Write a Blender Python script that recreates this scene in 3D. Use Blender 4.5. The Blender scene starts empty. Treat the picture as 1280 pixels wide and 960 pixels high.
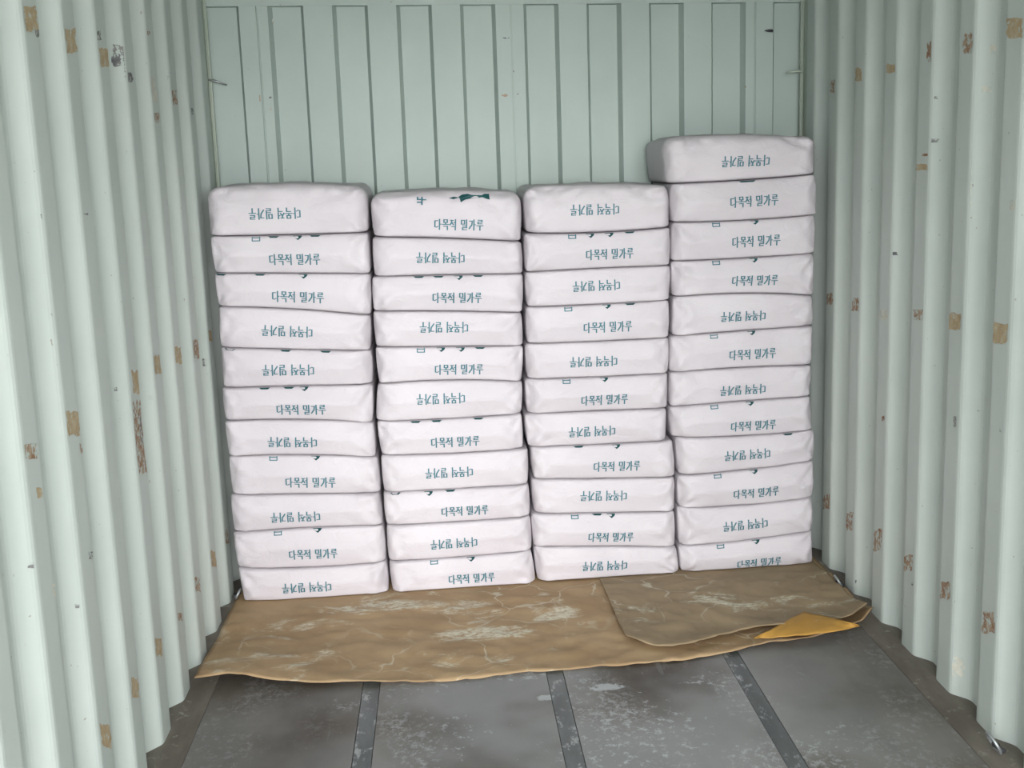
import bpy, bmesh, math, random
from mathutils import Vector, Matrix, noise

random.seed(7)
SC = bpy.context.scene
COL = SC.collection

# ------------------------------------------------------------------ camera
CX, CY, CZ = -0.30262, -4.85863, 1.62112
YAW, PITCH, ROLL, FPX = 0.05553, 0.18719, 0.03367, 1475.9
_f = Vector((math.sin(YAW)*math.cos(PITCH), math.cos(YAW)*math.cos(PITCH), -math.sin(PITCH)))
_r0 = Vector((math.cos(YAW), -math.sin(YAW), 0))
_d0 = _f.cross(_r0)
if _d0.z > 0: _d0 = -_d0
_r = math.cos(ROLL)*_r0 + math.sin(ROLL)*_d0
_d = -math.sin(ROLL)*_r0 + math.cos(ROLL)*_d0
CAM = Vector((CX, CY, CZ))
cd = bpy.data.cameras.new('camera')
cam = bpy.data.objects.new('camera', cd); COL.objects.link(cam)
m = Matrix((( _r.x, -_d.x, -_f.x, CX), (_r.y, -_d.y, -_f.y, CY), (_r.z, -_d.z, -_f.z, CZ), (0, 0, 0, 1)))
cam.matrix_world = m
cd.sensor_fit = 'HORIZONTAL'; cd.sensor_width = 36.0; cd.lens = 36.0*FPX/1280.0
cd.clip_start = 0.05; cd.clip_end = 200
SC.camera = cam

# ------------------------------------------------------------------ world, light, exposure
w = bpy.data.worlds.new('World'); SC.world = w; w.use_nodes = True
bg = w.node_tree.nodes['Background']
bg.inputs[0].default_value = (0.97, 0.985, 1.0, 1); bg.inputs[1].default_value = 6.6
sd = bpy.data.lights.new('sun', 'SUN'); sd.energy = 2.4; sd.angle = math.radians(30)
sd.color = (1.0, 0.985, 1.0)
so_ = bpy.data.objects.new('sun', sd); COL.objects.link(so_)
so_.rotation_euler = Vector((-0.07, 1.0, 0.0-0.02)).to_track_quat('-Z', 'Y').to_euler()
pl = bpy.data.lights.new('door_portal', 'AREA'); pl.shape = 'RECTANGLE'; pl.size = 2.34; pl.size_y = 2.3
pl.cycles.is_portal = True
po = bpy.data.objects.new('door_portal', pl); COL.objects.link(po)
po.location = (0, -5.24, 1.16); po.rotation_euler = (math.radians(90), 0, 0)
SC.view_settings.view_transform = 'Standard'; SC.view_settings.look = 'None'
SC.view_settings.gamma = 1.0; SC.view_settings.use_curve_mapping = False
SC.view_settings.exposure = 0.58

# ------------------------------------------------------------------ helpers
def ray(px, py): return _r*((px-640)/FPX) + _d*((py-480)/FPX) + _f
def onZ(px, py, z=0.0):
    v = ray(px, py); return CAM + v*((z-CZ)/v.z)
def onX(px, py, x):
    v = ray(px, py); return CAM + v*((x-CX)/v.x)
def onY(px, py, y=0.0):
    v = ray(px, py); return CAM + v*((y-CY)/v.y)

def tag(o, label=None, cat=None, group=None, kind=None):
    if label: o['label'] = label
    if cat: o['category'] = cat
    if group: o['group'] = group
    if kind: o['kind'] = kind
    return o

def mesh_obj(name, verts, faces, mats, parent=None, smooth=False, fmat=None):
    me = bpy.data.meshes.new(name); me.from_pydata([tuple(v) for v in verts], [], faces)
    for mm in (mats if isinstance(mats, (list, tuple)) else [mats]): me.materials.append(mm)
    if fmat:
        for p, i in zip(me.polygons, fmat): p.material_index = i
    if smooth:
        for p in me.polygons: p.use_smooth = True
    me.update()
    o = bpy.data.objects.new(name, me); COL.objects.link(o)
    if parent: o.parent = parent
    return o

def box(vs, fs, x0, x1, y0, y1, z0, z1):
    b = len(vs)
    vs += [(x0,y0,z0),(x1,y0,z0),(x1,y1,z0),(x0,y1,z0),(x0,y0,z1),(x1,y0,z1),(x1,y1,z1),(x0,y1,z1)]
    fs += [(b,b+3,b+2,b+1),(b+4,b+5,b+6,b+7),(b,b+1,b+5,b+4),(b+1,b+2,b+6,b+5),(b+2,b+3,b+7,b+6),(b+3,b,b+4,b+7)]

def tube(vs, fs, pts, r, n=8, closed=False):
    base = len(vs); N = len(pts); pts = [Vector(p) for p in pts]
    prev = None
    for i in range(N):
        a = pts[(i-1) % N] if (closed or i > 0) else pts[0]
        c = pts[(i+1) % N] if (closed or i < N-1) else pts[-1]
        t = (c-a).normalized()
        if prev is None:
            s = t.cross(Vector((0.13, 0.3, 1))).normalized()
        else:
            s = (prev - t*prev.dot(t)).normalized()
        prev = s; q = t.cross(s)
        rr = r[i] if isinstance(r, (list, tuple)) else r
        for k in range(n):
            a2 = 2*math.pi*k/n
            vs.append(tuple(pts[i] + s*math.cos(a2)*rr + q*math.sin(a2)*rr))
    M = N if closed else N-1
    for i in range(M):
        for k in range(n):
            j = (i+1) % N
            fs.append((base+i*n+k, base+i*n+(k+1) % n, base+j*n+(k+1) % n, base+j*n+k))
    if not closed:
        fs.append(tuple(base+k for k in range(n))[::-1]); fs.append(tuple(base+(N-1)*n+k for k in range(n)))

# ------------------------------------------------------------------ materials
class NT:
    def __init__(s, name):
        s.m = bpy.data.materials.new(name); s.m.use_nodes = True
        s.t = s.m.node_tree; s.b = s.t.nodes['Principled BSDF']; s.tc = s.t.nodes.new('ShaderNodeTexCoord')
    def new(s, k): return s.t.nodes.new('ShaderNode'+k)
    def link(s, a, b): s.t.links.new(a, b)
    def noise(s, scale, detail=4, rough=0.55, stretch=(1, 1, 1), dist=0.0, off=(0, 0, 0)):
        mp = s.new('Mapping'); mp.inputs['Scale'].default_value = stretch; mp.inputs['Location'].default_value = off
        s.link(s.tc.outputs['Object'], mp.inputs['Vector'])
        n = s.new('TexNoise'); n.inputs['Scale'].default_value = scale; n.inputs['Detail'].default_value = detail
        n.inputs['Roughness'].default_value = rough; n.inputs['Distortion'].default_value = dist
        s.link(mp.outputs[0], n.inputs['Vector']); return n.outputs['Fac']
    def ramp(s, fac, a, b, lo=0.0, hi=1.0):
        r = s.new('MapRange'); r.interpolation_type = 'SMOOTHSTEP'
        r.inputs['From Min'].default_value = a; r.inputs['From Max'].default_value = b
        r.inputs['To Min'].default_value = lo; r.inputs['To Max'].default_value = hi
        s.link(fac, r.inputs['Value']); return r.outputs[0]
    def math(s, op, a, b=None):
        n = s.new('Math'); n.operation = op
        for i, v in enumerate((a, b)):
            if v is None: continue
            if isinstance(v, (int, float)): n.inputs[i].default_value = v
            else: s.link(v, n.inputs[i])
        return n.outputs[0]
    def mix(s, fac, a, b):
        n = s.new('Mix'); n.data_type = 'RGBA'
        if isinstance(fac, (int, float)): n.inputs[0].default_value = fac
        else: s.link(fac, n.inputs[0])
        for i, v in ((6, a), (7, b)):
            if isinstance(v, tuple): n.inputs[i].default_value = (*v, 1)
            else: s.link(v, n.inputs[i])
        return n.outputs[2]
    def sep(s):
        n = s.new('SeparateXYZ'); s.link(s.tc.outputs['Object'], n.inputs[0]); return n.outputs
    def bump(s, h, strength=0.3, dist=0.002):
        n = s.new('Bump'); n.inputs['Strength'].default_value = strength; n.inputs['Distance'].default_value = dist
        s.link(h, n.inputs['Height']); s.link(n.outputs[0], s.b.inputs['Normal'])
    def color(s, c):
        if isinstance(c, tuple): s.b.inputs['Base Color'].default_value = (*c, 1)
        else: s.link(c, s.b.inputs['Base Color'])
    def rough(s, v):
        if isinstance(v, (int, float)): s.b.inputs['Roughness'].default_value = v
        else: s.link(v, s.b.inputs['Roughness'])
    def spec(s, v): s.b.inputs['Specular IOR Level'].default_value = v
    def metal(s, v): s.b.inputs['Metallic'].default_value = v

def mat_paint(name, c1, c2, rough=0.5):
    n = NT(name)
    a = n.noise(1.6, 5, 0.6); c = n.mix(n.ramp(a, 0.35, 0.7), c1, c2)
    st = n.noise(9, 4, 0.6, (1, 1, 0.12))               # vertical run marks
    c = n.mix(n.ramp(st, 0.56, 0.8, 0, 0.35), c, (0.36, 0.40, 0.36))
    sp = n.noise(55, 2, 0.5); c = n.mix(n.ramp(sp, 0.74, 0.78, 0, 0.6), c, (0.22, 0.15, 0.10))
    n.color(c); n.rough(rough); n.spec(0.35)
    n.bump(n.noise(35, 3), 0.12, 0.003)
    return n.m
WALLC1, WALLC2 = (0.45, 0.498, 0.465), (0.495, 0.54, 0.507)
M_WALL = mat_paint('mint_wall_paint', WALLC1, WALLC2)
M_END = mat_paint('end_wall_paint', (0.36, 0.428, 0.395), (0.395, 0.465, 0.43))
M_CEIL = mat_paint('ceiling_paint', (0.45, 0.51, 0.46), (0.5, 0.55, 0.5))

def mat_rust(name, c1, c2, keep):
    n = NT(name)
    a = n.noise(38, 5, 0.65); c = n.mix(n.ramp(a, 0.35, 0.65), c1, c2)
    b = n.noise(60, 4, 0.6, off=(3, 1, 2)); c = n.mix(n.ramp(b, keep, keep+0.08), c, WALLC1)
    n.color(c); n.rough(0.8); n.spec(0.2); return n.m
M_TAN = mat_rust('tan_bare_patch', (0.36, 0.27, 0.16), (0.44, 0.36, 0.24), 0.58)
M_RUST = mat_rust('rust', (0.24, 0.13, 0.075), (0.38, 0.30, 0.22), 0.50)
M_DARK = mat_rust('dark_scuff', (0.11, 0.11, 0.12), (0.24, 0.23, 0.22), 0.47)
M_PALE = mat_rust('pale_label_residue', (0.52, 0.5, 0.42), (0.6, 0.6, 0.52), 0.5)

def mat_bag():
    n = NT('white_sack_paper')
    oi = n.new('ObjectInfo')
    c = n.mix(n.ramp(n.noise(3, 3), 0.3, 0.7), (0.545, 0.508, 0.535), (0.585, 0.55, 0.575))
    c = n.mix(n.ramp(n.noise(28, 5, 0.7), 0.60, 0.78, 0, 0.35), c, (0.64, 0.62, 0.61))
    n.color(c); n.rough(0.55); n.spec(0.35)
    h = n.noise(12, 5, 0.62, (1, 1, 1.5), dist=1.2)
    n.bump(h, 0.5, 0.009)
    return n.m
M_BAG = mat_bag()
def mat_simple(name, c, rough=0.6, metal=0, spec=0.4, var=0.15):
    n = NT(name); d = tuple(x*(1-var) for x in c)
    n.color(n.mix(n.noise(20, 3), c, d)); n.rough(rough); n.metal(metal); n.spec(spec); return n.m
M_INK = mat_simple('teal_ink', (0.05, 0.17, 0.205), 0.6)
M_INKD = mat_simple('dark_green_ink', (0.008, 0.07, 0.075), 0.6)
M_STEEL = mat_simple('galvanised_steel', (0.42, 0.44, 0.45), 0.45, 0.7)
M_BLACK = mat_simple('blackened_steel', (0.06, 0.06, 0.065), 0.6, 0.3)

def spots_at(n, plist):
    x, y, z = n.sep(); tot = None
    for (px, py, rx, ry, a) in plist:
        c = onZ(px, py)
        dx = n.math('DIVIDE', n.math('SUBTRACT', x, c.x), rx); dy = n.math('DIVIDE', n.math('SUBTRACT', y, c.y), ry)
        d = n.math('ADD', n.math('MULTIPLY', dx, dx), n.math('MULTIPLY', dy, dy))
        k = n.ramp(d, 0.0, 1.0, a, 0.0)
        tot = k if tot is None else n.math('MAXIMUM', tot, k)
    return tot
PAPER_DUST = [(610,795,.26,.10,.24),(570,770,.22,.16,.12),(480,762,.22,.12,.12),(350,790,.16,.14,.12),(690,760,.12,.22,.12),(640,790,.1,.05,.2),(890,762,.34,.14,.12),(800,775,.12,.12,.10),(620,825,.1,.06,.14)]
FLOOR_DUST = [(758,859,.07,.035,.34),(690,872,.08,.03,.3),(660,845,.2,.05,.2),(440,880,.12,.08,.16),(520,860,.2,.12,.13),(800,920,.3,.3,.15),(740,940,.2,.2,.13),(1060,920,.16,.12,.14),
              (900,850,.16,.08,.14),(560,920,.2,.2,.1),(960,880,.08,.1,.12)]
def mat_paper(name, base, base2, dust_lo, seed):
    n = NT(name)
    c = n.mix(n.ramp(n.noise(4, 5, 0.6), 0.35, 0.65), base, base2)
    wob = n.new('TexNoise'); wob.inputs['Scale'].default_value = 4; wob.inputs['Detail'].default_value = 3
    n.link(n.tc.outputs['Object'], wob.inputs['Vector'])
    vm = n.new('VectorMath'); vm.operation = 'MULTIPLY_ADD'; vm.inputs[1].default_value = (0.35, 0.35, 0)
    n.link(wob.outputs['Color'], vm.inputs[0]); n.link(n.tc.outputs['Object'], vm.inputs[2])
    vo = n.new('TexVoronoi'); vo.feature = 'DISTANCE_TO_EDGE'; vo.inputs['Scale'].default_value = 3.6
    n.link(vm.outputs[0], vo.inputs['Vector']); ab = n.math('MULTIPLY', vo.outputs['Distance'], n.ramp(n.noise(9, 3), 0.35, 0.6, 2.5, 0.7))
    line = n.ramp(ab, 0.0, 0.022, 1, 0)
    blot = n.noise(3.2, 7, 0.72, (1, 1.8, 1), 0.8, (0, seed, 0))
    blot = n.math('ADD', n.math('SUBTRACT', blot, 0.05), spots_at(n, PAPER_DUST))
    fine = n.noise(40, 4, 0.7, (1, 1.6, 1))
    bl = n.math('MULTIPLY', n.ramp(blot, dust_lo, dust_lo+0.13), n.ramp(fine, 0.3, 0.6))
    reg = n.ramp(n.noise(1.4, 2, 0.5, off=(seed*2, 3, 0)), 0.4, 0.6)
    d = n.math('MAXIMUM', n.math('MULTIPLY', bl, 0.95), n.math('MULTIPLY', n.math('MULTIPLY', line, reg), 0.6))
    c = n.mix(d, c, (0.70, 0.67, 0.54))
    n.color(c); n.rough(0.7); n.spec(0.3)
    n.bump(n.noise(22, 4, 0.6), 0.3, 0.004)
    return n.m
M_KRAFT = mat_paper('brown_kraft_paper', (0.37, 0.245, 0.132), (0.45, 0.315, 0.18), 0.52, 1.3)
M_KRAFT2 = mat_paper('greyer_kraft_paper', (0.29, 0.215, 0.13), (0.36, 0.27, 0.165), 0.53, 4.1)
M_ORANGE = mat_simple('orange_paper_underside', (0.50, 0.27, 0.055), 0.6, var=0.3)

def mat_floor():
    n = NT('worn_plywood_floor')
    c = n.mix(n.ramp(n.noise(2.2, 6, 0.65, (1, 0.6, 1)), 0.35, 0.65), (0.062, 0.05, 0.038), (0.125, 0.107, 0.088))
    gr = n.noise(16, 4, 0.6, (1, 0.12, 1)); c = n.mix(n.ramp(gr, 0.5, 0.75, 0, 0.5), c, (0.06, 0.048, 0.04))
    # flour dust and a painted sheen: strongest along the middle strip, thinner to the sides
    x, y, z = n.sep()
    near = n.ramp(n.math('ABSOLUTE', n.math('SUBTRACT', x, 0.14)), 0.35, 0.95, 1, 0.4)
    blot = n.ramp(n.noise(2.6, 4, 0.6, (1, 0.5, 1), 0.3), 0.40, 0.66)
    fine = n.ramp(n.noise(42, 6, 0.8, (1, 0.8, 1)), 0.42, 0.62)
    pl_ = spots_at(n, FLOOR_DUST)
    spots = n.ramp(n.math('ADD', n.noise(30, 6, 0.8, (1, 1.0, 1), 0.2), n.math('MULTIPLY', pl_, 0.8)), 0.58, 0.74)
    lng = n.math('MULTIPLY', n.ramp(n.noise(11, 4, 0.6, (1, 0.10, 1)), 0.52, 0.66), n.ramp(n.noise(3, 4, 0.6, off=(7, 2, 0)), 0.38, 0.6, 0, 0.36))
    d = n.math('MAXIMUM', n.math('MULTIPLY', n.math('MULTIPLY', blot, fine), 0.8), n.math('MULTIPLY', spots, 0.85))
    d = n.math('MAXIMUM', d, lng)
    d = n.math('MULTIPLY', d, near)
    dust_sheen = n.math('MULTIPLY', n.ramp(n.noise(2.0, 3, 0.5, off=(4, 0, 0)), 0.30, 0.6), 0.42)  # broad pale wash: thin dust plus the floor's sheen painted into the colour
    d = n.math('MAXIMUM', d, n.math('MULTIPLY', dust_sheen, near))
    c = n.mix(d, c, (0.50, 0.52, 0.54))
    n.color(c)
    n.rough(n.ramp(n.noise(3, 4), 0.3, 0.7, 0.36, 0.6)); n.spec(0.4)
    n.bump(n.noise(18, 4, 0.6, (1, 0.3, 1)), 0.25, 0.004)
    return n.m
M_FLOOR = mat_floor()
def mat_strip():
    n = NT('steel_floor_strip')
    c = n.mix(n.ramp(n.noise(8, 5, 0.6, (1, 0.3, 1)), 0.3, 0.7), (0.085, 0.095, 0.095), (0.17, 0.185, 0.185))
    c = n.mix(n.ramp(n.noise(22, 5, 0.75, (1, .5, 1)), 0.53, 0.63, 0, 0.7), c, (0.45, 0.47, 0.47))
    n.color(c); n.rough(0.42); n.metal(0.25); return n.m
M_STRIP = mat_strip()
def mat_edge():
    n = NT('dusty_edge_board')
    c = n.mix(n.ramp(n.noise(6, 5, 0.6, (1, 0.3, 1)), 0.35, 0.65), (0.11, 0.095, 0.075), (0.19, 0.17, 0.14))
    c = n.mix(n.ramp(n.noise(17, 4, 0.7), 0.58, 0.7, 0, 0.5), c, (0.42, 0.42, 0.36))
    n.color(c); n.rough(0.8); return n.m
M_EDGE = mat_edge()
n_ = NT('outside_concrete'); n_.color(n_.mix(n_.noise(2, 4), (0.42, 0.42, 0.40), (0.5, 0.5, 0.48))); n_.rough(0.9); M_GROUND = n_.m
M_POST = mat_paint('corner_post_paint', (0.40, 0.45, 0.38), (0.45, 0.49, 0.42), 0.6)

# ------------------------------------------------------------------ structure: the shipping container
W = 1.165                                   # inner face of the corrugation crests
DEP = 0.042                                 # corrugation depth
HZ = 2.39
Y_DOOR = -5.22
PITCHW = 0.278
CREST, SLOPE = 0.104, 0.052
YR0, YL0 = -1.90104, -2.48149               # near edge of a crest on the right / left wall

def crests(y0):
    out = []; i = -20
    while i < 20:
        y = y0 + i*PITCHW
        if y > Y_DOOR+0.05 and y < -0.1: out.append((y, min(y+CREST, -0.06)))
        i += 1
    return out

def arc_fill(pts, r=0.006):
    """round the bends of an open polyline a little"""
    out = [pts[0]]
    for a, b, c in zip(pts, pts[1:], pts[2:]):
        a, b, c = Vector(a), Vector(b), Vector(c)
        u = (a-b); v = (c-b); k = min(0.014, u.length*0.4, v.length*0.4)
        p, q = b+u.normalized()*k, b+v.normalized()*k
        for t in (0, 0.33, 0.67, 1): out.append(tuple((1-t)**2*p + 2*t*(1-t)*b + t*t*q))
    out.append(pts[-1]); return out

def side_profile(sign, y0):
    pts = [(sign*(W+DEP), Y_DOOR)]
    for a, b in crests(y0):
        pts += [(sign*(W+DEP), a-SLOPE), (sign*W, a), (sign*W, b), (sign*(W+DEP), b+SLOPE)]
    pts = [p for p in pts if p[1] <= -0.02]
    pts.append((sign*(W+DEP), 0.03))
    return arc_fill(pts)

ZS = [0, 0.4, 0.8, 1.2, 1.6, 2.0, HZ]
def clip_poly(poly, y0, y1):
    """poly of (y,z); clip to y0<=y<=y1"""
    def cl(p, f, lim):
        out = []
        for i in range(len(p)):
            a, b = p[i-1], p[i]; ia, ib = f(a[0]), f(b[0])
            if ia != ib:
                t = (lim-a[0])/(b[0]-a[0]); out.append((lim, a[1]+t*(b[1]-a[1])))
            if ib: out.append(b)
        return out
    p = cl(poly, lambda y: y >= y0, y0)
    if len(p) >= 3: p = cl(p, lambda y: y <= y1, y1)
    return p

def stain_poly(x0, y0, x1, y1, lean):
    """a ragged four-sided blotch given as a box in the photograph"""
    pts = []; n = 5
    cs = [(x0, y0), (x1, y0), (x1+lean, y1), (x0+lean, y1)]
    for i in range(4):
        a, b = cs[i], cs[(i+1) % 4]
        for k in range(n):
            t = k/n
            jx = random.uniform(-.10, .10)*(x1-x0); jy = random.uniform(-.08, .08)*(y1-y0)
            pts.append((a[0]+t*(b[0]-a[0])+jx, a[1]+t*(b[1]-a[1])+jy))
    return pts

def side_wall(name, sign, y0, stains, mats):
    prof = side_profile(sign, y0); vs = []; fs = []; fm = []
    n = len(prof)
    for z in ZS:
        for p in prof: vs.append((p[0], p[1], z))
    for k in range(len(ZS)-1):
        for i in range(n-1):
            q = (k*n+i, k*n+i+1, (k+1)*n+i+1, (k+1)*n+i)
            fs.append(q if sign > 0 else q[::-1]); fm.append(0)
    # outer skin so the wall has thickness
    b = len(vs)
    for z in (0, HZ):
        for yy in (Y_DOOR, 0.03):
            vs.append((sign*(W+DEP+0.012), yy, z))
    fs.append((b, b+1, b+3, b+2)); fm.append(0)
    # bare, rusty and scuffed spots lying on the crests
    cr = crests(y0)
    for (x0, ya, x1, yb, mi) in stains:
        if mi in (3, 4):
            segs = []
            for a, c in cr:
                segs += [((sign*W, a), (sign*W, c)), ((sign*(W+DEP), a-SLOPE), (sign*W, a)), ((sign*(W+DEP), c+SLOPE), (sign*(W+DEP), c-SLOPE+PITCHW))]
            def hit(px, py, sg, clampit=True):
                v = ray(px, py); (xa, ya_), (xb, yb_) = sg
                dx, dy = xb-xa, yb_-ya_
                den = v.x*dy - v.y*dx
                if abs(den) < 1e-9: return None
                t = ((xa-CX)*dy-(ya_-CY)*dx)/den; q = CAM+v*t
                u = ((q.x-xa)*dx+(q.y-ya_)*dy)/(dx*dx+dy*dy); return t, u, q.z
            best = None
            for sg in segs:
                hh = hit((x0+x1)/2, (ya+yb)/2, sg)
                if hh and hh[0] > 0 and -0.02 <= hh[1] <= 1.02 and (best is None or hh[0] < best[0]): best = (hh[0], sg)
            if best:
                sg = best[1]; lean = (0.10 if sign < 0 else -0.03)*(yb-ya)
                L = [hit(px, py, sg) for px, py in stain_poly(x0, ya, x1, yb, lean)]
                poly = clip_poly([(q[1], q[2]) for q in L], 0.07, 0.93)
                if len(poly) >= 3:
                    b = len(vs); (xa, ya_), (xb, yb_) = sg; ll = math.hypot(xb-xa, yb_-ya_)
                    nx_, ny_ = -sign*abs(yb_-ya_)/ll, -abs(xb-xa)/ll
                    for (u, zz) in poly: vs.append((xa+(xb-xa)*u+nx_*0.0009, ya_+(yb_-ya_)*u+ny_*0.0009, zz))
                    fs.append(tuple(range(b, b+len(poly)))); fm.append(mi)
                continue
        lean = (0.10 if sign < 0 else -0.03)*(yb-ya)
        P = [onX(px, py, sign*W) for px, py in stain_poly(x0, ya, x1, yb, lean)]
        cyy = sum(p.y for p in P)/len(P)
        a, c = min(cr, key=lambda q: abs((q[0]+q[1])/2-cyy))
        half = (c-a)/2
        ylen = max(p.y for p in P)-min(p.y for p in P)
        if ylen > (c-a)*1.0:                # as wide as the crest: fill it
            s = (c-a)/ylen*0.96
        else: s = 1
        mid = (a+c)/2 if s < 1 else min(max(cyy, a+ylen/2), c-ylen/2)
        poly = clip_poly([((p.y-cyy)*s+mid, p.z) for p in P], a+0.008, c-0.008)
        if len(poly) < 3: continue
        b = len(vs)
        off = 0.0006+0.00025*(len(vs) % 5)
        for (yy, zz) in poly: vs.append((sign*(W-off), yy, zz))
        f = tuple(range(b, b+len(poly)))
        fs.append(f); fm.append(mi)
    o = mesh_obj(name, vs, fs, mats, fmat=fm); tag(o, kind='structure'); return o

MATS = [M_WALL, M_TAN, M_RUST, M_DARK, M_PALE]
stL = [(24,8,44,38,1),(82,37,96,66,1),(123,60,134,84,1),(187,98,194,128,4),(182,139,189,152,2),(213,112,219,130,2),
       (118,38,125,50,3),(43,34,48,46,3),(139,56,162,82,3),(154,80,161,92,3),(158,90,165,103,3),(209,95,213,101,3),(176,36,180,41,2),
       (238,135,241,143,3),
       (165,463,173,492,1),(189,446,197,469,1),(214,436,222,457,1),(237,427,244,451,2),(256,416,260,430,1),(86,512,103,541,1),
       (28,556,45,574,2),(168,500,178,588,2),(173,520,175,556,3),(252,448,258,458,3),(50,268,57,274,3),(104,266,110,269,3),
       (142,484,146,489,3),(185,494,190,500,3),(104,550,108,562,2),
       (193,797,201,820,1),(163,848,172,872,1),(125,905,137,935,1),(242,722,248,741,2),(261,692,267,711,1),(279,664,283,681,2),
       (222,766,227,776,2),(93,755,99,760,3),(45,610,52,622,1),(64,730,68,745,4),(110,690,121,699,3),(34,706,42,710,3)]
stR = [(1260,22,1279,47,1),(1205,42,1216,66,2),(1237,56,1252,68,4),(1161,52,1167,76,2),(1109,80,1120,91,1),(1070,85,1077,102,1),
       (1039,100,1044,116,2),(1034,367,1042,381,2),(1065,372,1074,389,2),(1100,387,1110,400,4),(1142,387,1154,400,2),
       (1186,392,1201,412,1),(1241,404,1260,429,1),
       (1031,619,1039,637,2),(1058,641,1067,662,2),(1093,662,1103,689,2),(1131,694,1141,713,2),(1177,727,1188,749,2),(1229,765,1244,791,2),
       (1163,173,1176,178,3),(1162,192,1170,195,2),(1153,205,1168,213,1),(1212,213,1215,256,4),(1168,120,1173,124,3),
       (1190,822,1205,845,4),(1139,727,1142,732,3),(1250,536,1254,540,3),(1192,520,1196,534,3),(1115,315,1122,319,3),(1068,725,1071,730,3),
       (1263,250,1272,262,4),(1227,108,1240,115,4),(1103,520,1106,526,2)]
side_wall('wall_left', -1, YL0, stL, MATS)
side_wall('wall_right', 1, YR0, stR, MATS)

# end wall with vertical corrugation
LX0 = -1.0565; Y_IN, Y_OUT = -0.020, 0.018
Z_HEAD = 2.225
def end_profile():
    pts = [(-1.205, Y_OUT)]
    for i in range(18):
        x = LX0 + 0.125*i
        if i % 2 == 0: pts += [(x-0.007, Y_OUT), (x+0.007, Y_IN)]
        else: pts += [(x-0.007, Y_IN), (x+0.007, Y_OUT)]
    pts.append((1.205, Y_OUT))
    P = []
    welds = [onY(324, 60, Y_IN).x, onY(943.5, 100, Y_IN).x, onY(639, 40, Y_IN).x]
    for a, b in zip(pts, pts[1:]):
        P.append(a)
        for q, wx in enumerate(welds):
            if a[1] == b[1] == Y_IN and a[0] < wx-0.004 and b[0] > wx+0.004:
                hh = 0.004 if q < 2 else 0.0012
                P += [(wx-0.0045, Y_IN), (wx-0.001, Y_IN-hh), (wx+0.001, Y_IN-hh), (wx+0.0045, Y_IN)]
    P.append(pts[-1]); return P
prof = end_profile(); vs = []; fs = []; fm = []
n = len(prof)
ZE = [0, .5, 1.0, 1.5, 2.0, Z_HEAD]
for z in ZE:
    for p in prof: vs.append((p[0], p[1], z + (0 if z < Z_HEAD else -0.018*p[0])))
for k in range(len(ZE)-1):
    for i in range(n-1):
        fs.append((k*n+i, k*n+i+1, (k+1)*n+i+1, (k+1)*n+i)); fm.append(0)
box(vs, fs, -1.215, 1.215, 0.03, 0.04, 0, HZ); fm += [0]*6
def end_spot(px, py, wx, wy, mi):
    b = len(vs); n0 = 9
    for k in range(n0):
        a = 2*math.pi*k/n0; rr = random.uniform(.7, 1.1)
        p = onY(px+math.cos(a)*wx*rr, py+math.sin(a)*wy*rr, Y_IN-0.0008); vs.append(tuple(p))
    fs.append(tuple(range(b, b+n0))); fm.append(mi)
for s in [(325,123,1.2,5,2),(338.5,122,3,1.6,3),(338.5,137,1,3,2),(631,119,5,2,2),(648,118,3,1.6,3),(641.5,89,1.6,1.8,3),(633,47.5,5,1.0,3),
          (932,108.5,1.2,1.4,2),(341,26,1.2,4,2)]:
    end_spot(*s)
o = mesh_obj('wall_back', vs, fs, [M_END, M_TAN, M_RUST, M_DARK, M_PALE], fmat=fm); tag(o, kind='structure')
# header beam over the end wall
vs = []; fs = []
box(vs, fs, -1.205, 1.205, Y_IN-0.003, 0.03, Z_HEAD, HZ)
vs = [(x, y, z-0.018*x if abs(z-Z_HEAD) < 1e-6 else z) for x, y, z in vs]
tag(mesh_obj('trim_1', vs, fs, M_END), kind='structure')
# corner posts
def post(name, s):
    vs = []; fs = []
    box(vs, fs, *sorted((s*1.184, s*1.201)), -0.075, 0.024, 0, HZ)
    box(vs, fs, *sorted((s*1.172, s*1.186)), -0.03, -0.018, 0, HZ)
    tube(vs, fs, [(s*1.180, -0.034, z*HZ/8) for z in range(9)], 0.004, 6)
    tag(mesh_obj(name, vs, fs, M_POST), kind='structure')
post('trim_2', -1); post('trim_3', 1)

# ceiling, floor and the ground outside the open doors
vs = []; fs = []; box(vs, fs, -1.215, 1.215, Y_DOOR, 0.04, HZ, HZ+0.03)
tag(mesh_obj('ceiling', vs, fs, M_CEIL), kind='structure')
XS = [-0.585, 0.0, 0.589]; SW = 0.027
XE = 1.085
vs = []; fs = []; fm = []
def fl(x0, x1, mi, z=0.0, y0=Y_DOOR, y1=0.03):
    b = len(vs); box(vs, fs, x0, x1, y0, y1, z-0.028, z); fm.extend([mi]*6)
edges = [-XE] + sum([[x-SW, x+SW] for x in XS], []) + [XE]
for i in range(0, len(edges), 2): fl(edges[i]+0.001, edges[i+1]-0.001, 0)
for x in XS: fl(x-SW+0.001, x+SW-0.001, 1, -0.0015)
fl(-1.218, -XE, 2, 0.001); fl(XE, 1.218, 2, 0.001)
box(vs, fs, -1.218, 1.218, Y_DOOR, 0.03, -0.05, -0.029); fm += [0]*6
tag(mesh_obj('floor', vs, fs, [M_FLOOR, M_STRIP, M_EDGE], fmat=fm), kind='structure')
vs = []; fs = []; box(vs, fs, -25, 25, -45, 6, -0.30, -0.2)
tag(mesh_obj('ground', vs, fs, M_GROUND), kind='structure')

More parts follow.
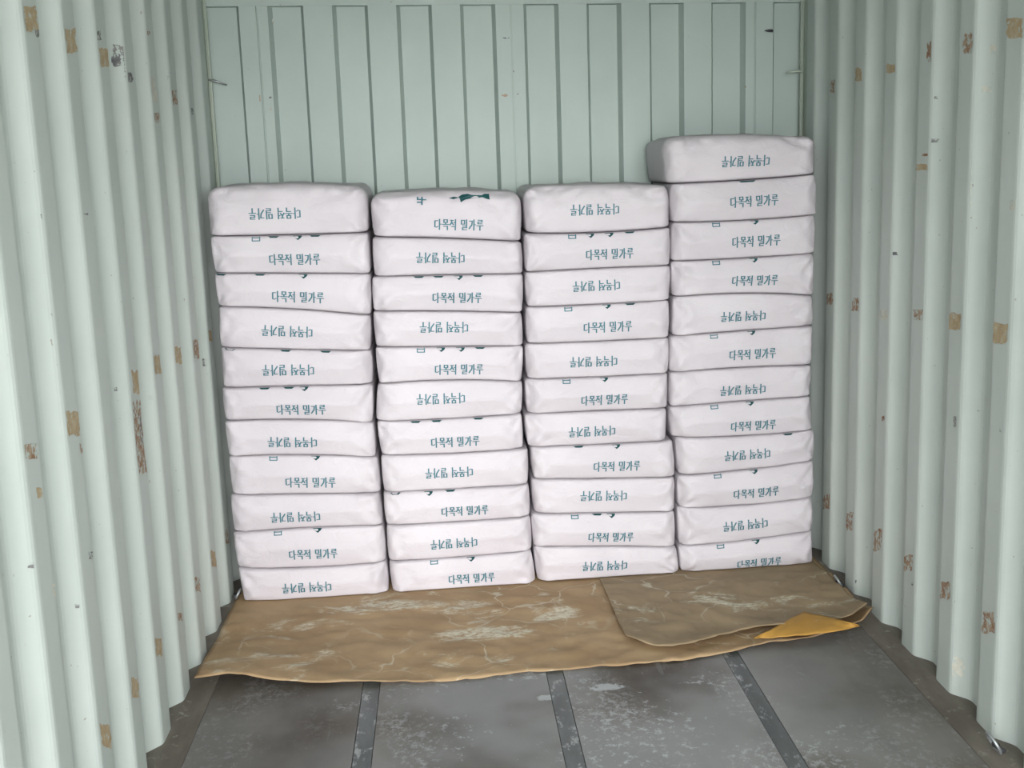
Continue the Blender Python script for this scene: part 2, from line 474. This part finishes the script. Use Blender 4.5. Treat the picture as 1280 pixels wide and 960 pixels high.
# ------------------------------------------------------------------ brown paper on the floor
def sheet(name, outline_front, y_back, x0f, x1f, mat, zfun, nu=150, nv=60, z0=0.002, mats=None, fmat=None):
    """grid between the back edge (under the sacks) and a front edge polyline; outline_front(u)->(x,y)"""
    vs = []; fs = []
    for j in range(nv+1):
        v = j/nv
        for i in range(nu+1):
            u = i/nu
            fx, fy = outline_front(u)
            bx = x0f + (x1f-x0f)*u
            x = bx + (fx-bx)*v; y = y_back + (fy-y_back)*v
            vs.append((x, y, z0 + zfun(u, v, x, y)))
    for j in range(nv):
        for i in range(nu):
            a = j*(nu+1)+i; fs.append((a, a+nu+1, a+nu+2, a+1))
    o = mesh_obj(name, vs, fs, mats or mat, smooth=True, fmat=fmat)
    so = o.modifiers.new('thick', 'SOLIDIFY'); so.thickness = 0.0012; so.offset = 1
    return o
def poly_at(pts, u):
    L = [0]
    for a, b in zip(pts, pts[1:]): L.append(L[-1]+math.hypot(b[0]-a[0], b[1]-a[1]))
    s = u*L[-1]
    for i in range(len(pts)-1):
        if s <= L[i+1] or i == len(pts)-2:
            t = (s-L[i])/(L[i+1]-L[i]); return (pts[i][0]+t*(pts[i+1][0]-pts[i][0]), pts[i][1]+t*(pts[i+1][1]-pts[i][1]))
def frontY(x): return -0.548 + (x+1.11)*0.0375
def smooth(a, b, t):
    t = max(0, min(1, (t-a)/(b-a))); return t*t*(3-2*t)
def wrinkle(x, y, amp, sc=5.0, seed=0):
    free = smooth(frontY(x)-0.03, frontY(x)-0.13, y) if y < frontY(x) else 0
    a = noise.noise(Vector((x*sc+seed, y*sc*1.6, 0.3))); b = noise.noise(Vector((x*sc*2.3, y*sc*3+seed, 4)))
    r = (1-abs(a))**4*0.6 + (1-abs(b))**5*0.4
    return free*amp*r
F1 = [(px, py) for px, py in [(243,858),(290,855),(340,856),(400,857),(470,855),(540,853),(600,848),(640,843),(700,838),(770,833),(850,826),(910,817),(960,807),(1010,800),(1050,790),(1078,783),(1092,772)]]
F1w = [(onZ(a, b, 0.004).x, onZ(a, b, 0.004).y) for a, b in F1]
F1w[0] = (-1.150, F1w[0][1]); F1w[-1] = (1.150, F1w[-1][1])
def z1(u, v, x, y):
    z = wrinkle(x, y, 0.011, 4.5)
    z += 0.034*smooth(0.66, 1.0, v)*(1-smooth(0.0, 0.30, u))*(0.75+0.25*math.sin(u*30))        # left front edge lifts off the floor
    z += 0.030*smooth(0.86, 1.0, v)*smooth(0.93, 1.0, u)                                       # right tip turns up
    z += 0.006*smooth(0.93, 1.0, v)*smooth(0.7, 0.8, u)
    return z
s1 = sheet('kraft_paper_sheet', lambda u: poly_at(F1w, u), -0.10, -1.148, 1.145, M_KRAFT, z1, z0=0.002)
tag(s1, 'large wrinkled brown kraft paper sheet dusted with flour, lying under all four sack stacks', 'paper sheet')
F2 = [(778,792),(783,801),(800,808),(822,812),(842,811),(870,808),(900,799),(925,793),(950,795),(975,794),(1005,790),(1040,786),(1065,781),(1084,770)]
F2w = [(onZ(a, b, 0.012).x, onZ(a, b, 0.012).y) for a, b in F2]
F2w[-1] = (1.128, F2w[-1][1])
def z2(u, v, x, y):
    z = wrinkle(x, y, 0.011, 4.5) + 0.0025
    free = smooth(0.35, 0.6, v)
    z += free*0.012
    z += 0.010*smooth(0.9, 1, v)*(0.6+0.4*math.sin(u*22))
    z += 0.032*smooth(0.78, 1.0, v)*smooth(0.84, 1.0, u)
    z += 0.02*smooth(0.8, 1.0, v)*smooth(0.45, .6, u)*(1-smooth(.8, .95, u))
    return z
x0b = onZ(755, 729, 0.01).x
s2 = sheet('kraft_paper_sheet', lambda u: poly_at(F2w, u), -0.12, x0b-0.012, 1.125, M_KRAFT2, z2, 110, 60, z0=0.002)
tag(s2, 'smaller greyish brown paper sheet with torn curling front edge, on the larger sheet at right', 'paper sheet')
# torn flap of the upper sheet folded up and back, its orange inside showing
FL = [(944,797),(966,785),(988,773),(1004,765),(1024,768),(1048,774),(1072,781)]
FB = [(942,799),(966,797),(990,795),(1012,793),(1032,791),(1052,788),(1075,783)]
vs = []; fs = []; nj = 10
for j in range(nj+1):
    v = j/nj
    for i in range(61):
        u = i/60
        b2 = poly_at(FB, u); t2 = poly_at(FL, u)
        pb = onZ(b2[0], b2[1], 0.034); pt = onZ(t2[0], t2[1], 0.050)
        p = pb.lerp(pt, v)
        z = p.z + 0.006*math.sin(math.pi*v)*math.sin(math.pi*u) + 0.003*noise.noise(Vector((u*9, v*3, 0)))
        vs.append((p.x, p.y, z))
for j in range(nj):
    for i in range(60):
        a = j*61+i; fs.append((a, a+1, a+62, a+61))
fo = mesh_obj('torn_flap', vs, fs, M_ORANGE, parent=s2, smooth=True); fo['label'] = 'torn flap folded back with orange inner side'
so = fo.modifiers.new('thick', 'SOLIDIFY'); so.thickness = 0.0015

# ------------------------------------------------------------------ flour sacks
GL = {
 'da':  [[(.06,.85),(.50,.87)],[(.08,.85),(.08,.25),(.30,.20),(.54,.30)],[(.74,1.0),(.74,-.02)],[(.74,.52),(.98,.52)]],
 'mok': [[(.26,.97),(.74,.97),(.74,.70),(.26,.70),(.26,.97)],[(.5,.70),(.5,.50)],[(.02,.50),(.98,.50)],[(.20,.31),(.76,.31),(.76,-.03)]],
 'jeok':[[(.04,.93),(.50,.93)],[(.28,.93),(.22,.68),(.02,.46)],[(.26,.72),(.50,.48)],[(.80,1.0),(.80,.40)],[(.56,.70),(.80,.70)],[(.22,.29),(.79,.29),(.79,-.03)]],
 'mil': [[(.06,.95),(.50,.95),(.50,.56),(.06,.56),(.06,.95)],[(.80,1.0),(.80,.48)],[(.22,.38),(.80,.38),(.80,.20),(.24,.20),(.24,.0),(.84,.0)]],
 'ga':  [[(.06,.88),(.50,.88),(.44,.50),(.06,.12)],[(.74,1.0),(.74,-.02)],[(.74,.52),(.98,.52)]],
 'ru':  [[(.20,.98),(.78,.98),(.78,.80),(.22,.80),(.22,.62),(.82,.62)],[(.02,.42),(.98,.42)],[(.5,.42),(.5,-.03)]],
}
TEXT = [('da', 0), ('mok', 1.12), ('jeok', 2.24), ('mil', 3.85), ('ga', 4.97), ('ru', 6.09)]
TEXTW = 7.07

def strokes_for(R):
    """polylines of the six printed syllables, centred, unit = syllable height"""
    out = []
    for g, x0 in TEXT:
        for s in GL[g]:
            pts = [((x0+x) - TEXTW/2, y-0.5) for x, y in s]
            if R: pts = [(-x, -y) for x, y in pts]
            out.append(pts)
    return out

class Sack:
    """corner/mid points of the front face in photo pixels -> a filled paper sack of real depth"""
    def __init__(s, top, bot, xl, xr, seed, top_round=False, depth=0.42, rxs=0.022, flat_bottom=False, dx=0.0):
        s.seed = seed; s.tr = top_round; s.depth = depth
        yc = frontY(onY((top[0][0]+top[2][0])/2, (top[0][1]+bot[0][1])/2, -0.5).x)
        P = lambda q: onY(q[0], q[1], frontY(onY(q[0], q[1], yc).x))
        s.T = [P(q) for q in top]; s.B = [P(q) for q in bot]
        if flat_bottom:
            for q in s.B: q.z = flat_bottom
        s.xlt, s.xlb = P((xl[0], top[0][1])).x, P((xl[1], bot[0][1])).x
        s.xrt, s.xrb = P((xr[0], top[2][1])).x, P((xr[1], bot[2][1])).x
        s.rx = rxs; s.rz_t = 0.045 if top_round else 0.009; s.rz_b = 0.005 if flat_bottom else 0.009
        s.w = s.xrt - s.xlt; s.h = s.T[1].z - s.B[1].z
        rnd = random.Random(seed); s.B0 = rnd.uniform(0.012, 0.022)
        s.swl, s.swr = rnd.uniform(.026, .042), rnd.uniform(.02, .038); s.sd = rnd.uniform(.014, .024)
        s.fold = [rnd.uniform(0.7, 1.3) for _ in range(4)]
    def xl(s, v): return s.xlb + (s.xlt-s.xlb)*v + 0.003 - 0.003*math.sin(math.pi*max(0, min(1, v)))
    def xr(s, v): return s.xrb + (s.xrt-s.xrb)*v - 0.003 + 0.003*math.sin(math.pi*max(0, min(1, v)))
    def quad(s, a, b, c, u): return a*(1-u)*(1-2*u) + 4*b*u*(1-u) + c*u*(2*u-1)
    def zt(s, u): return s.quad(s.T[0].z, s.T[1].z, s.T[2].z, u)
    def zb(s, u): return s.quad(s.B[0].z, s.B[1].z, s.B[2].z, u)
    def front_off(s, u, v):
        """how far the front face swells towards the viewer (m)"""
        du = min(u, 1-u)*s.w; dv = min(v, 1-v)*s.h
        a = max(0, min(1, du/(s.h*0.55))); b = max(0, min(1, dv/(s.h*0.5)))
        k = 0.06; hip = min(a, b) if abs(a-b) > k else min(a, b)-(k-abs(a-b))**2/(4*k)
        hip = max(0, min(1, hip))
        o = s.B0*(hip**0.9)
        sw = (s.swl if u < 0.5 else s.swr)*(0.75+0.5*abs(v-0.5)*2)
        o += s.sd*(max(0.0, min(1.0, min(u, 1-u)*s.w/sw))-1)
        x, z = u*s.w, v*s.h
        o += 0.007*noise.noise(Vector((x*7+s.seed*3.1, z*11, s.seed)))
        cn = (1-smooth(0.02, 0.13, min(u, 1-u)*s.w))
        n2 = noise.noise(Vector((x*26+s.seed, z*26, s.seed*2.3)))
        o += 0.009*cn*n2
        for q, (cu, cv) in enumerate(((0, 0), (0, 1), (1, 0), (1, 1))):
            ax, az = abs(u-cu)*s.w, abs(v-cv)*s.h
            r = math.hypot(ax, az)
            if r < 0.14:
                an = math.atan2(az, ax)
                o += 0.0042*s.fold[q]*math.sin(an*(5+2*s.fold[q])+s.seed+q)*smooth(0.0, 0.03, r)*(1-smooth(0.04, 0.14, r))
        if s.tr:
            cr = smooth(0.45, 1.0, v)*(0.35+0.65*(1-smooth(0.05, 0.2, min(u, 1-u)*s.w)))
            o += 0.030*cr*(abs(noise.noise(Vector((x*11+z*9+s.seed, z*18-x*5, s.seed*1.7))))*2-0.5)
        return o
    def point(s, u, v, wd):
        x = s.xl(v) + (s.xr(v)-s.xl(v))*u
        z = s.zb(u) + (s.zt(u)-s.zb(u))*v
        return x, z
    def front_y(s, x, u, v): return frontY(x) - s.front_off(u, v)
    def build(s, name):
        # rounded box in unit coordinates -> sack
        NX, NZ, NY = 64, 20, 14
        D = s.depth; hx, hz, hy = s.w/2, s.h/2, D/2
        ry = 0.034 if s.tr else 0.016
        def gl(n, h, r):
            """grid lines denser near the rounded edges"""
            k = 4; c = [-h + r*(1-math.cos(math.pi/2*i/k)) for i in range(k)]
            inner = [-(h-r) + (2*(h-r))*i/(n-2*k) for i in range(n-2*k+1)]
            return c + inner + [-q for q in c[::-1]]
        rx = s.rx
        gx = gl(NX, hx, rx); gz = gl(NZ, hz, min(0.018, s.rz_t)); gy = gl(NY, hy, ry)
        idx = {}; vs = []; 
        def shape(px, py, pz):
            rzz = s.rz_t if pz > 0 else s.rz_b
            # the far edges stay boxy, the near ones round
            cx = max(-(hx-rx), min(hx-rx, px)); cy = max(-(hy-ry), min(hy-ry, py)); cz = max(-(hz-s.rz_b), min(hz-s.rz_t, pz))
            d = Vector(((px-cx)/rx, (py-cy)/ry, (pz-cz)/rzz))
            if d.length > 1e-9:
                m_ = max(abs(d.x), abs(d.y), abs(d.z)); d = d.normalized()*m_
            qx, qy, qz = cx+d.x*rx, cy+d.y*ry, cz+d.z*rzz
            u = (qx+hx)/(2*hx); v = (qz+hz)/(2*hz)
            x, z = s.point(u, v, 0)
            f = max(0, min(1, (hy-qy)/(2*hy)))                     # 1 at the front
            y = frontY(x) + (qy+hy) - s.front_off(u, v)*smooth(0.75, 1.0, f)
            # sides and top ripple
            back = 1-f
            rip = noise.noise(Vector((x*9+s.seed, y*12, z*9)))
            if s.tr and qz > 0: z += smooth(0.1, 0.5, qz/hz)*(0.010*rip*smooth(0.0, 0.25, back) + 0.006*math.sin(math.pi*u)*math.sin(math.pi*min(1, back*1.1+.05)))
            if abs(qx) > hx*0.8: x += math.copysign(0.003*rip, qx)*back
            return (x, y, z)
        def vid(i, j, k):
            key = (i, j, k)
            if key not in idx:
                idx[key] = len(vs); vs.append(shape(gx[i], gy[j], gz[k]))
            return idx[key]
        nx, ny, nz = len(gx)-1, len(gy)-1, len(gz)-1
        fs = []
        for i in range(nx):
            for k in range(nz):
                fs.append((vid(i,0,k), vid(i+1,0,k), vid(i+1,0,k+1), vid(i,0,k+1)))
                fs.append((vid(i,ny,k), vid(i,ny,k+1), vid(i+1,ny,k+1), vid(i+1,ny,k)))
        for i in range(nx):
            for j in range(ny):
                fs.append((vid(i,j,0), vid(i,j+1,0), vid(i+1,j+1,0), vid(i+1,j,0)))
                fs.append((vid(i,j,nz), vid(i+1,j,nz), vid(i+1,j+1,nz), vid(i,j+1,nz)))
        for j in range(ny):
            for k in range(nz):
                fs.append((vid(0,j,k), vid(0,j,k+1), vid(0,j+1,k+1), vid(0,j+1,k)))
                fs.append((vid(nx,j,k), vid(nx,j+1,k), vid(nx,j+1,k+1), vid(nx,j,k+1)))
        return mesh_obj(name, vs, fs, M_BAG, smooth=True)
    def uv_of(s, x, z):
        u = v = 0.5
        for _ in range(6):
            u = (x-s.xl(v))/(s.xr(v)-s.xl(v)); v = (z-s.zb(u))/(s.zt(u)-s.zb(u))
        return u, v
    def surf(s, x, z, eps=0.0022):
        u, v = s.uv_of(x, z)
        # rounded lip near the top and bottom of the face
        hz = s.h/2; pz = (v-0.5)*2*hz; rz = s.rz_t if pz > 0 else s.rz_b; ry = 0.034 if s.tr else 0.016
        lim = hz-rz; y = frontY(x)-s.front_off(u, v)
        if abs(pz) > lim:
            t = min(0.999, (abs(pz)-lim)/rz); y += ry*(1-math.sqrt(1-t*t))
        return (x, y-eps, z)
    def lettering(s, cx, cy, wpx, R, parent):
        c = onY(cx, cy, frontY(onY(cx, cy, -0.5).x))
        u, v = s.uv_of(c.x, c.z)
        sl = ((s.zt(min(1, u+.1))+s.zb(min(1, u+.1)))-(s.zt(u-.1)+s.zb(u-.1)))/2/(0.2*s.w)
        a = math.atan(sl); ca, sa = math.cos(a), math.sin(a)
        c2 = onY(cx+wpx/2, cy, c.y); c1 = onY(cx-wpx/2, cy, c.y)
        sx = (c2.x-c1.x)/TEXTW; sz = sx*1.42
        vs = []; fs = []
        for pl_ in strokes_for(R):
            for (x0, y0), (x1, y1) in zip(pl_, pl_[1:]):
                X0, Z0, X1, Z1 = x0*sx, y0*sz, x1*sx, y1*sz
                L = math.hypot(X1-X0, Z1-Z0)
                if L < 1e-6: continue
                vert = abs(Z1-Z0) > abs(X1-X0)*0.8
                th = 0.0025 if vert else 0.0016
                tx, tz = (X1-X0)/L, (Z1-Z0)/L; nx_, nz_ = -tz*th, tx*th
                ex, ez = tx*th*0.7, tz*th*0.7
                k = 2; b = len(vs)
                for q in range(k+1):
                    t = q/k; px, pz = X0-ex+(X1-X0+2*ex)*t, Z0-ez+(Z1-Z0+2*ez)*t
                    for sg in (1, -1):
                        gx_, gz_ = px+nx_*sg, pz+nz_*sg
                        vs.append(s.surf(c.x+gx_*ca-gz_*sa, c.z+gx_*sa+gz_*ca))
                for q in range(k):
                    fs.append((b+2*q, b+2*q+1, b+2*q+3, b+2*q+2))
        return mesh_obj('printed_lettering', vs, fs, M_INK, parent=parent)
    def mark(s, px, py, kind, vs, fs, fm):
        c = onY(px, py, frontY(onY(px, py, -0.5).x)); u, v = s.uv_of(c.x, c.z)
        # keep on the top edge of the face
        def put(poly, mi):
            b = len(vs)
            for dx, dz in poly:
                x = c.x+dx; ztop = s.zt((x-s.xl(.9))/(s.xr(.9)-s.xl(.9)))
                vs.append(s.surf(x, ztop-0.0018+dz, 0.0028))
            fs.append(tuple(range(b, b+len(poly)))); fm.append(mi)
        if kind == 'box':                       # foot of a large printed syllable
            put([(-.015,-.001),(-.0112,-.001),(-.0112,-.0165),(-.015,-.0165)], 0); put([(.0112,-.001),(.015,-.001),(.015,-.0165),(.0112,-.0165)], 0)
            put([(-.0135,-.0135),(0,-.0135),(0,-.0168),(-.0135,-.0168)], 0); put([(0,-.0135),(.0135,-.0135),(.0135,-.0168),(0,-.0168)], 0)
            put([(-.013,-.003),(.013,-.003),(.013,-.0058),(-.013,-.0058)], 0)
        elif kind == 'wedge':                   # tip of the printed emblem
            put([(-.017,0),(0,0),(.002,-.0155),(-.008,-.008)], 1); put([(0,0),(.017,0),(.013,-.007),(.002,-.0155)], 1)
        else:
            put([(-.020,0),(.020,0),(.012,-.0055),(-.012,-.005)], 1)

# photo measurements: seams (left, middle, right), x of the left and right edge at each seam
C1 = dict(S=[((262,235),(352,231),(452,233.5)), ((261.6,296),(352.5,294.5),(458.5,291.3)), ((267,342),(362,342.2),(463,342.8)), ((271,384),(361,387.3),(464,395)),
             ((273.4,435.3),(362,437.7),(465,439)), ((276,486),(372,483),(465.6,481.2)), ((279,527.2),(362,525.7),(466,529.4)), ((284.4,571.6),(376,569.3),(470,572.8)),
             ((287.8,619.8),(378.4,618.4),(475.8,617.5)), ((289,667.2),(378,660.8),(480,657.6)), ((295.8,711.5),(387.5,710),(483,703)), ((302,754),(396,746.3),(486,737))],
          L=[(256,260),(261,267),(266,271),(271,274),(273,277),(275,280),(279,284),(284,288),(286,290),(289,296),(295,303)],
          R=[(458,460),(460,463),(463,464),(463,463),(464,466),(466,466),(467,470),(472,476),(474,479),(479,483),(483,486)],
          T=[(344,267,64,1),(369,323.7,63,0),(373,370.7,64,0),(359.5,413.8,63,1),(361,462,64,1),(377,511,61,0),(366,552,61,1),(388.6,602,62,0),(370,645,61,1),(392,691,60,0),(384,733,61,1)],
          M={1:[(320,0,'box'),(342,0,'s'),(372,0,'wedge'),(394,0,'s')],2:[(275.6,0,'s'),(325,0,'s'),(379,0,'wedge')],4:[(287,0,'s'),(357,0,'s'),(407,0,'s')],
             5:[(330.6,0,'s'),(361,0,'s'),(380,0,'wedge')],7:[(341.7,0,'box'),(394.4,0,'wedge')],9:[(347.4,0,'box'),(396.7,0,'wedge')]},
          pos='leftmost stack')
C2 = dict(S=[((468,242.5),(552.5,239.5),(645,241)), ((466,297),(552.5,298.8),(652.8,303)), ((466,346.6),(562,344),(655.6,342.8)), ((466,390),(562.5,389.4),(655,391.6)),
             ((468.8,434.8),(562.5,433.8),(655.3,432.9)), ((474,481),(566,475.6),(654,477.9)), ((468.8,527.6),(555,524.4),(652.5,517.8)), ((478,569.8),(563,567.5),(656,561.8)),
             ((478.3,616.8),(574.6,611.5),(661.7,606.5)), ((481.8,658),(574.6,652.8),(664,646.6)), ((485.2,703.2),(574.6,697),(666,689)), ((491,744.7),(574.6,738.3),(672,728.4))],
          L=[(461,466),(464,467),(464,466),(465,469),(468,473),(471,469),(470,476),(475,479),(478,482),(482,485),(485,490)],
          R=[(653,652.5),(653,655),(655,654),(653,655),(655,653),(654,653),(653,655),(661,661),(662,664),(664,666),(665,671)],
          T=[(573.5,280.6,61,0),(550.6,322,60,1),(571.3,371.5,61,0),(555,408.7,60,1),(573.7,461,60,0),(551,497.6,60,1),(569,551,60,0),(561.5,590,59,1),(581,637,58,0),(567.4,678,58,1),(589.5,722,57,0)],
          M={2:[(523.4,0,'s'),(548,0,'s'),(573,0,'wedge'),(597.5,0,'s')],4:[(526,0,'box'),(551,0,'wedge'),(575.6,0,'wedge'),(600,0,'s')],6:[(519.4,0,'s'),(545.6,0,'s'),(598,0,'s')],
             8:[(494,0,'s'),(535.6,0,'wedge'),(563,0,'s')],10:[(542.5,0,'box'),(588.4,0,'wedge')]},
          pos='second stack from the left')
C3 = dict(S=[((658,234),(752.5,231),(835,232)), ((658.8,292.2),(752.5,290.9),(839.7,284.7)), ((656.9,341),(752.5,335.7),(838.8,332.5)), ((660.6,384.6),(752.5,380.7),(839.7,375.6)),
             ((658.8,430.6),(752.5,426.9),(837.8,422.8)), ((658.8,474.7),(752.5,471.5),(836.9,467.2)), ((658.8,518.4),(752.5,514),(835,511.3)), ((660,560),(753,555.9),(834.5,552)),
             ((667.5,600),(754.6,598.9),(847,597.3)), ((668.7,643.2),(754.6,642),(844,640.2)), ((666.4,684.9),(754.6,683.7),(846.3,684.9)), ((672,730.7),(754.6,726.8),(851,721.8))],
          L=[(654,658),(655,657),(656,659),(657,659),(656,659),(656,659),(655,660),(663,667),(664,668),(664,667),(667,672)],
          R=[(839,840),(840,839),(840,839),(838,838),(838,837),(837,836),(835,834),(843,846),(845,846),(845,846),(847,851)],
          T=[(742.7,262,61,1),(761.3,317,59,0),(745,357,59,1),(759,408,60,0),(741.4,451.5,59,1),(755,498.7,58,0),(739.5,538.5,58,1),(770.4,581.5,58,0),(754,619,58,1),(763,670,56,0),(755.5,706,56,1)],
          M={1:[(715,0,'box'),(737.5,0,'wedge'),(761.5,0,'wedge'),(787,0,'s')],3:[(710,0,'box'),(758.5,0,'wedge'),(788,0,'s')],5:[(708,0,'box'),(755,0,'wedge')],
             7:[(723.4,0,'s'),(770,0,'wedge')],9:[(718.4,0,'box'),(763.8,0,'wedge'),(746.6,0,'s')]},
          pos='third stack from the left')
C4 = dict(S=[((838,172),(932.5,168.8),(1018,171)), ((842,230),(932.5,225.4),(1021.6,218)), ((841.6,278.4),(932.5,275.6),(1023.4,268.5)), ((839.7,327.2),(932.5,322.9),(1021.6,316.9)),
             ((842.5,372),(923,367.4),(1019.7,370.2)), ((840.6,420.9),(932.5,413.8),(1018.8,407.8)), ((837.8,466.8),(932.5,459.7),(1017.8,457.4)), ((837.6,509.8),(936.5,501.7),(1014,496.3)),
             ((841,547.8),(936.5,545),(1019,538.3)), ((849.8,595.2),(936.5,587.6),(1020.5,576.2)), ((848.5,635.3),(936.5,631.8),(1018,622.3)), ((851,683.8),(936.5,675.7),(1019,664.3)),
             ((852,719.8),(936.5,713.6),(1019,707))],
          L=[(829,834),(839,841),(841,840),(840,842),(842,841),(838,838),(838,838),(837,840),(845,849),(847,849),(847,850),(849,852)],
          R=[(1023,1022),(1022,1024),(1022,1021),(1020,1020),(1019,1019),(1019,1018),(1017,1015),(1016,1019),(1020,1020),(1019,1018),(1018,1019),(1018,1019)],
          T=[(931,201.6,60,1),(941,251,60,0),(944,301,60,0),(942.5,350,57,0),(928,395,56,1),(940,442,58,0),(928,487,57,1),(940.6,531,56,0),(933,567.5,57,1),(944,614.5,56,0),(930.7,655,56,1),(948.5,703,55,0)],
          M={1:[(930,0,'s'),(938,0,'s')],2:[(895,0,'box'),(943,0,'wedge')],3:[(895,0,'box'),(942,0,'wedge')],5:[(892,0,'box'),(939,0,'wedge')],7:[(892.6,0,'box'),(937,0,'wedge')],
             8:[(985,0,'s')],9:[(896.7,0,'box'),(942,0,'wedge')],11:[(900.5,0,'box'),(944.7,0,'wedge')]},
          pos='rightmost stack')
ORD = ['topmost', 'second', 'third', 'fourth', 'fifth', 'sixth', 'seventh', 'eighth', 'ninth', 'tenth', 'eleventh', 'twelfth']
for ci, C in enumerate((C1, C2, C3, C4)):
    N = len(C['L'])
    for i in range(N):
        k = Sack(C['S'][i], C['S'][i+1], C['L'][i], C['R'][i], ci*20+i+1, top_round=(i == 0), flat_bottom=((0.0045 if ci < 2 else 0.0085) if i == N-1 else False),
                 rxs=0.04 if i == 0 else 0.018)
        # leave the thickness of a crease between neighbours
        for q in k.B: 
            if i < N-1: q.z += 0.0018
        o = k.build('flour_sack')
        R = C['T'][i][3]
        if i == 0: where = 'on top of the ' + C['pos']
        elif i == N-1: where = 'bottom of the ' + C['pos']
        else: where = ORD[i] + ' down in the ' + C['pos']
        tag(o, 'white flour sack, lettering %s, %s' % ('inverted' if R else 'upright', where), 'sack',
            'flour sacks stacked against the container end wall')
        k.lettering(*C['T'][i], o)
        for (mx, _, kd) in C['M'].get(i, []):
            vs = []; fs = []; fm = []
            k.mark(mx, C['S'][i][1][1]+2, kd, vs, fs, fm)
            mesh_obj('printed_emblem', vs, fs, [M_INK, M_INKD], parent=o, fmat=fm)
        if ci == 1 and i == 0:
            # big syllable and the leaf shaped emblem printed on the broad face, seen on the rounded upper edge
            def dr(vs, fs, poly):
                b = len(vs)
                for (px, py) in poly:
                    p = onY(px, py, frontY(onY(px, py, -0.5).x)); vs.append(k.surf(p.x, min(p.z, k.zt(.5)-0.0015), 0.0055))
                fs.append(tuple(range(b, b+len(poly))))
            vs = []; fs = []
            for poly in ([(521,246),(523,246),(523,250),(521,250)], [(521,248.5),(529,248.5),(529,250),(521,250)], [(526.5,246),(528.5,246),(528.5,256),(526.5,256)],
                         [(521,252),(528.5,252),(528.5,253.5),(521,253.5)], [(528,249),(533,249),(533,250.3),(528,250.3)]): dr(vs, fs, poly)
            mesh_obj('printed_syllable', vs, fs, M_INK, parent=o)
            vs = []; fs = []
            dr(vs, fs, [(561,247.5),(567,245.8),(574,246.8),(567,249)])
            dr(vs, fs, [(573,246),(577,243.3),(584,242.3),(590,243.6),(602,244),(606,242.3),(611.5,242.6),(612,249.5),(608,248.5),(604,246.6),(588,248),(581,249.5),(576,252.8),(574.5,248)])
            mesh_obj('printed_emblem', vs, fs, M_INKD, parent=o)
# ------------------------------------------------------------------ tie-down rings and lashing bars
def ring(name, loc, side, label, r=0.024, tilt=0.5):
    root = bpy.data.objects.new(name, None); COL.objects.link(root); root.location = loc
    tag(root, label, 'tie-down ring', 'tie-down rings along the floor edge')
    vs = []; fs = []
    pts = []
    for k in range(20):
        a = 2*math.pi*k/20
        pts.append((-side*(math.cos(a)*r*math.sin(tilt)+r*0.6), math.sin(a)*r*1.0, r*0.75+math.cos(a)*r*math.cos(tilt)))
    tube(vs, fs, pts, 0.0045, 8, True); mesh_obj('ring', vs, fs, M_STEEL, parent=root, smooth=True)
    vs = []; fs = []; tube(vs, fs, [(side*0.004, -0.02, .006), (-side*0.012, -0.012, .016), (-side*0.018, 0, .018), (-side*0.012, 0.012, .016), (side*0.004, 0.02, .006)], 0.006, 8)
    mesh_obj('anchor_loop', vs, fs, M_BLACK, parent=root, smooth=True)
p = onZ(1052, 727, 0.02); ring('tie_down_ring', (min(p.x, 1.155), p.y, 0.004), 1, 'small steel tie-down ring by right wall, just beside the rightmost stack')
p = onZ(1268, 930, 0.02); ring('tie_down_ring', (1.150, p.y, 0.004), 1, 'steel tie-down ring on floor edge at bottom right corner of the photo', 0.03)
p = onZ(295, 744, 0.02); ring('tie_down_ring', (-1.150, p.y+0.0, 0.010), -1, 'dark tie-down ring squeezed between left wall and leftmost stack', 0.02)

def lashbar(px0, py0, px1, py1, side, label):
    a = onY(px0, py0, -0.03); b = onY(px1, py1, -0.03)
    vs = []; fs = []
    a.x = side*1.19
    tube(vs, fs, [a, a.lerp(b, .35)+Vector((0, -0.012, 0.004)), a.lerp(b, .7)+Vector((0, -0.010, 0.002)), b+Vector((0, 0.006, 0))], [0.005, .005, .0045, .003], 8)
    o = mesh_obj('lashing_bar', vs, fs, M_POST if side > 0 else M_STEEL, smooth=True)
    tag(o, label, 'lashing bar')
lashbar(255, 100, 283, 106, -1, 'thin dark lashing bar stub welded in the upper left rear corner')
lashbar(1010, 90, 983, 91, 1, 'thin pale lashing bar stub welded in the upper right rear corner')
vs = []; fs = []
p = onY(961, 38.5, Y_IN-0.006)
tube(vs, fs, [p+Vector((-0.016, 0, 0.001)), p+Vector((0, -0.006, 0)), p+Vector((0.012, 0, 0)), p+Vector((0.016, 0.006, 0))], [0.002, .006, .006, .004], 8)
tag(mesh_obj('hook_stub', vs, fs, M_BLACK, smooth=True), 'small black hook stub on end wall near the top right corner', 'hook')
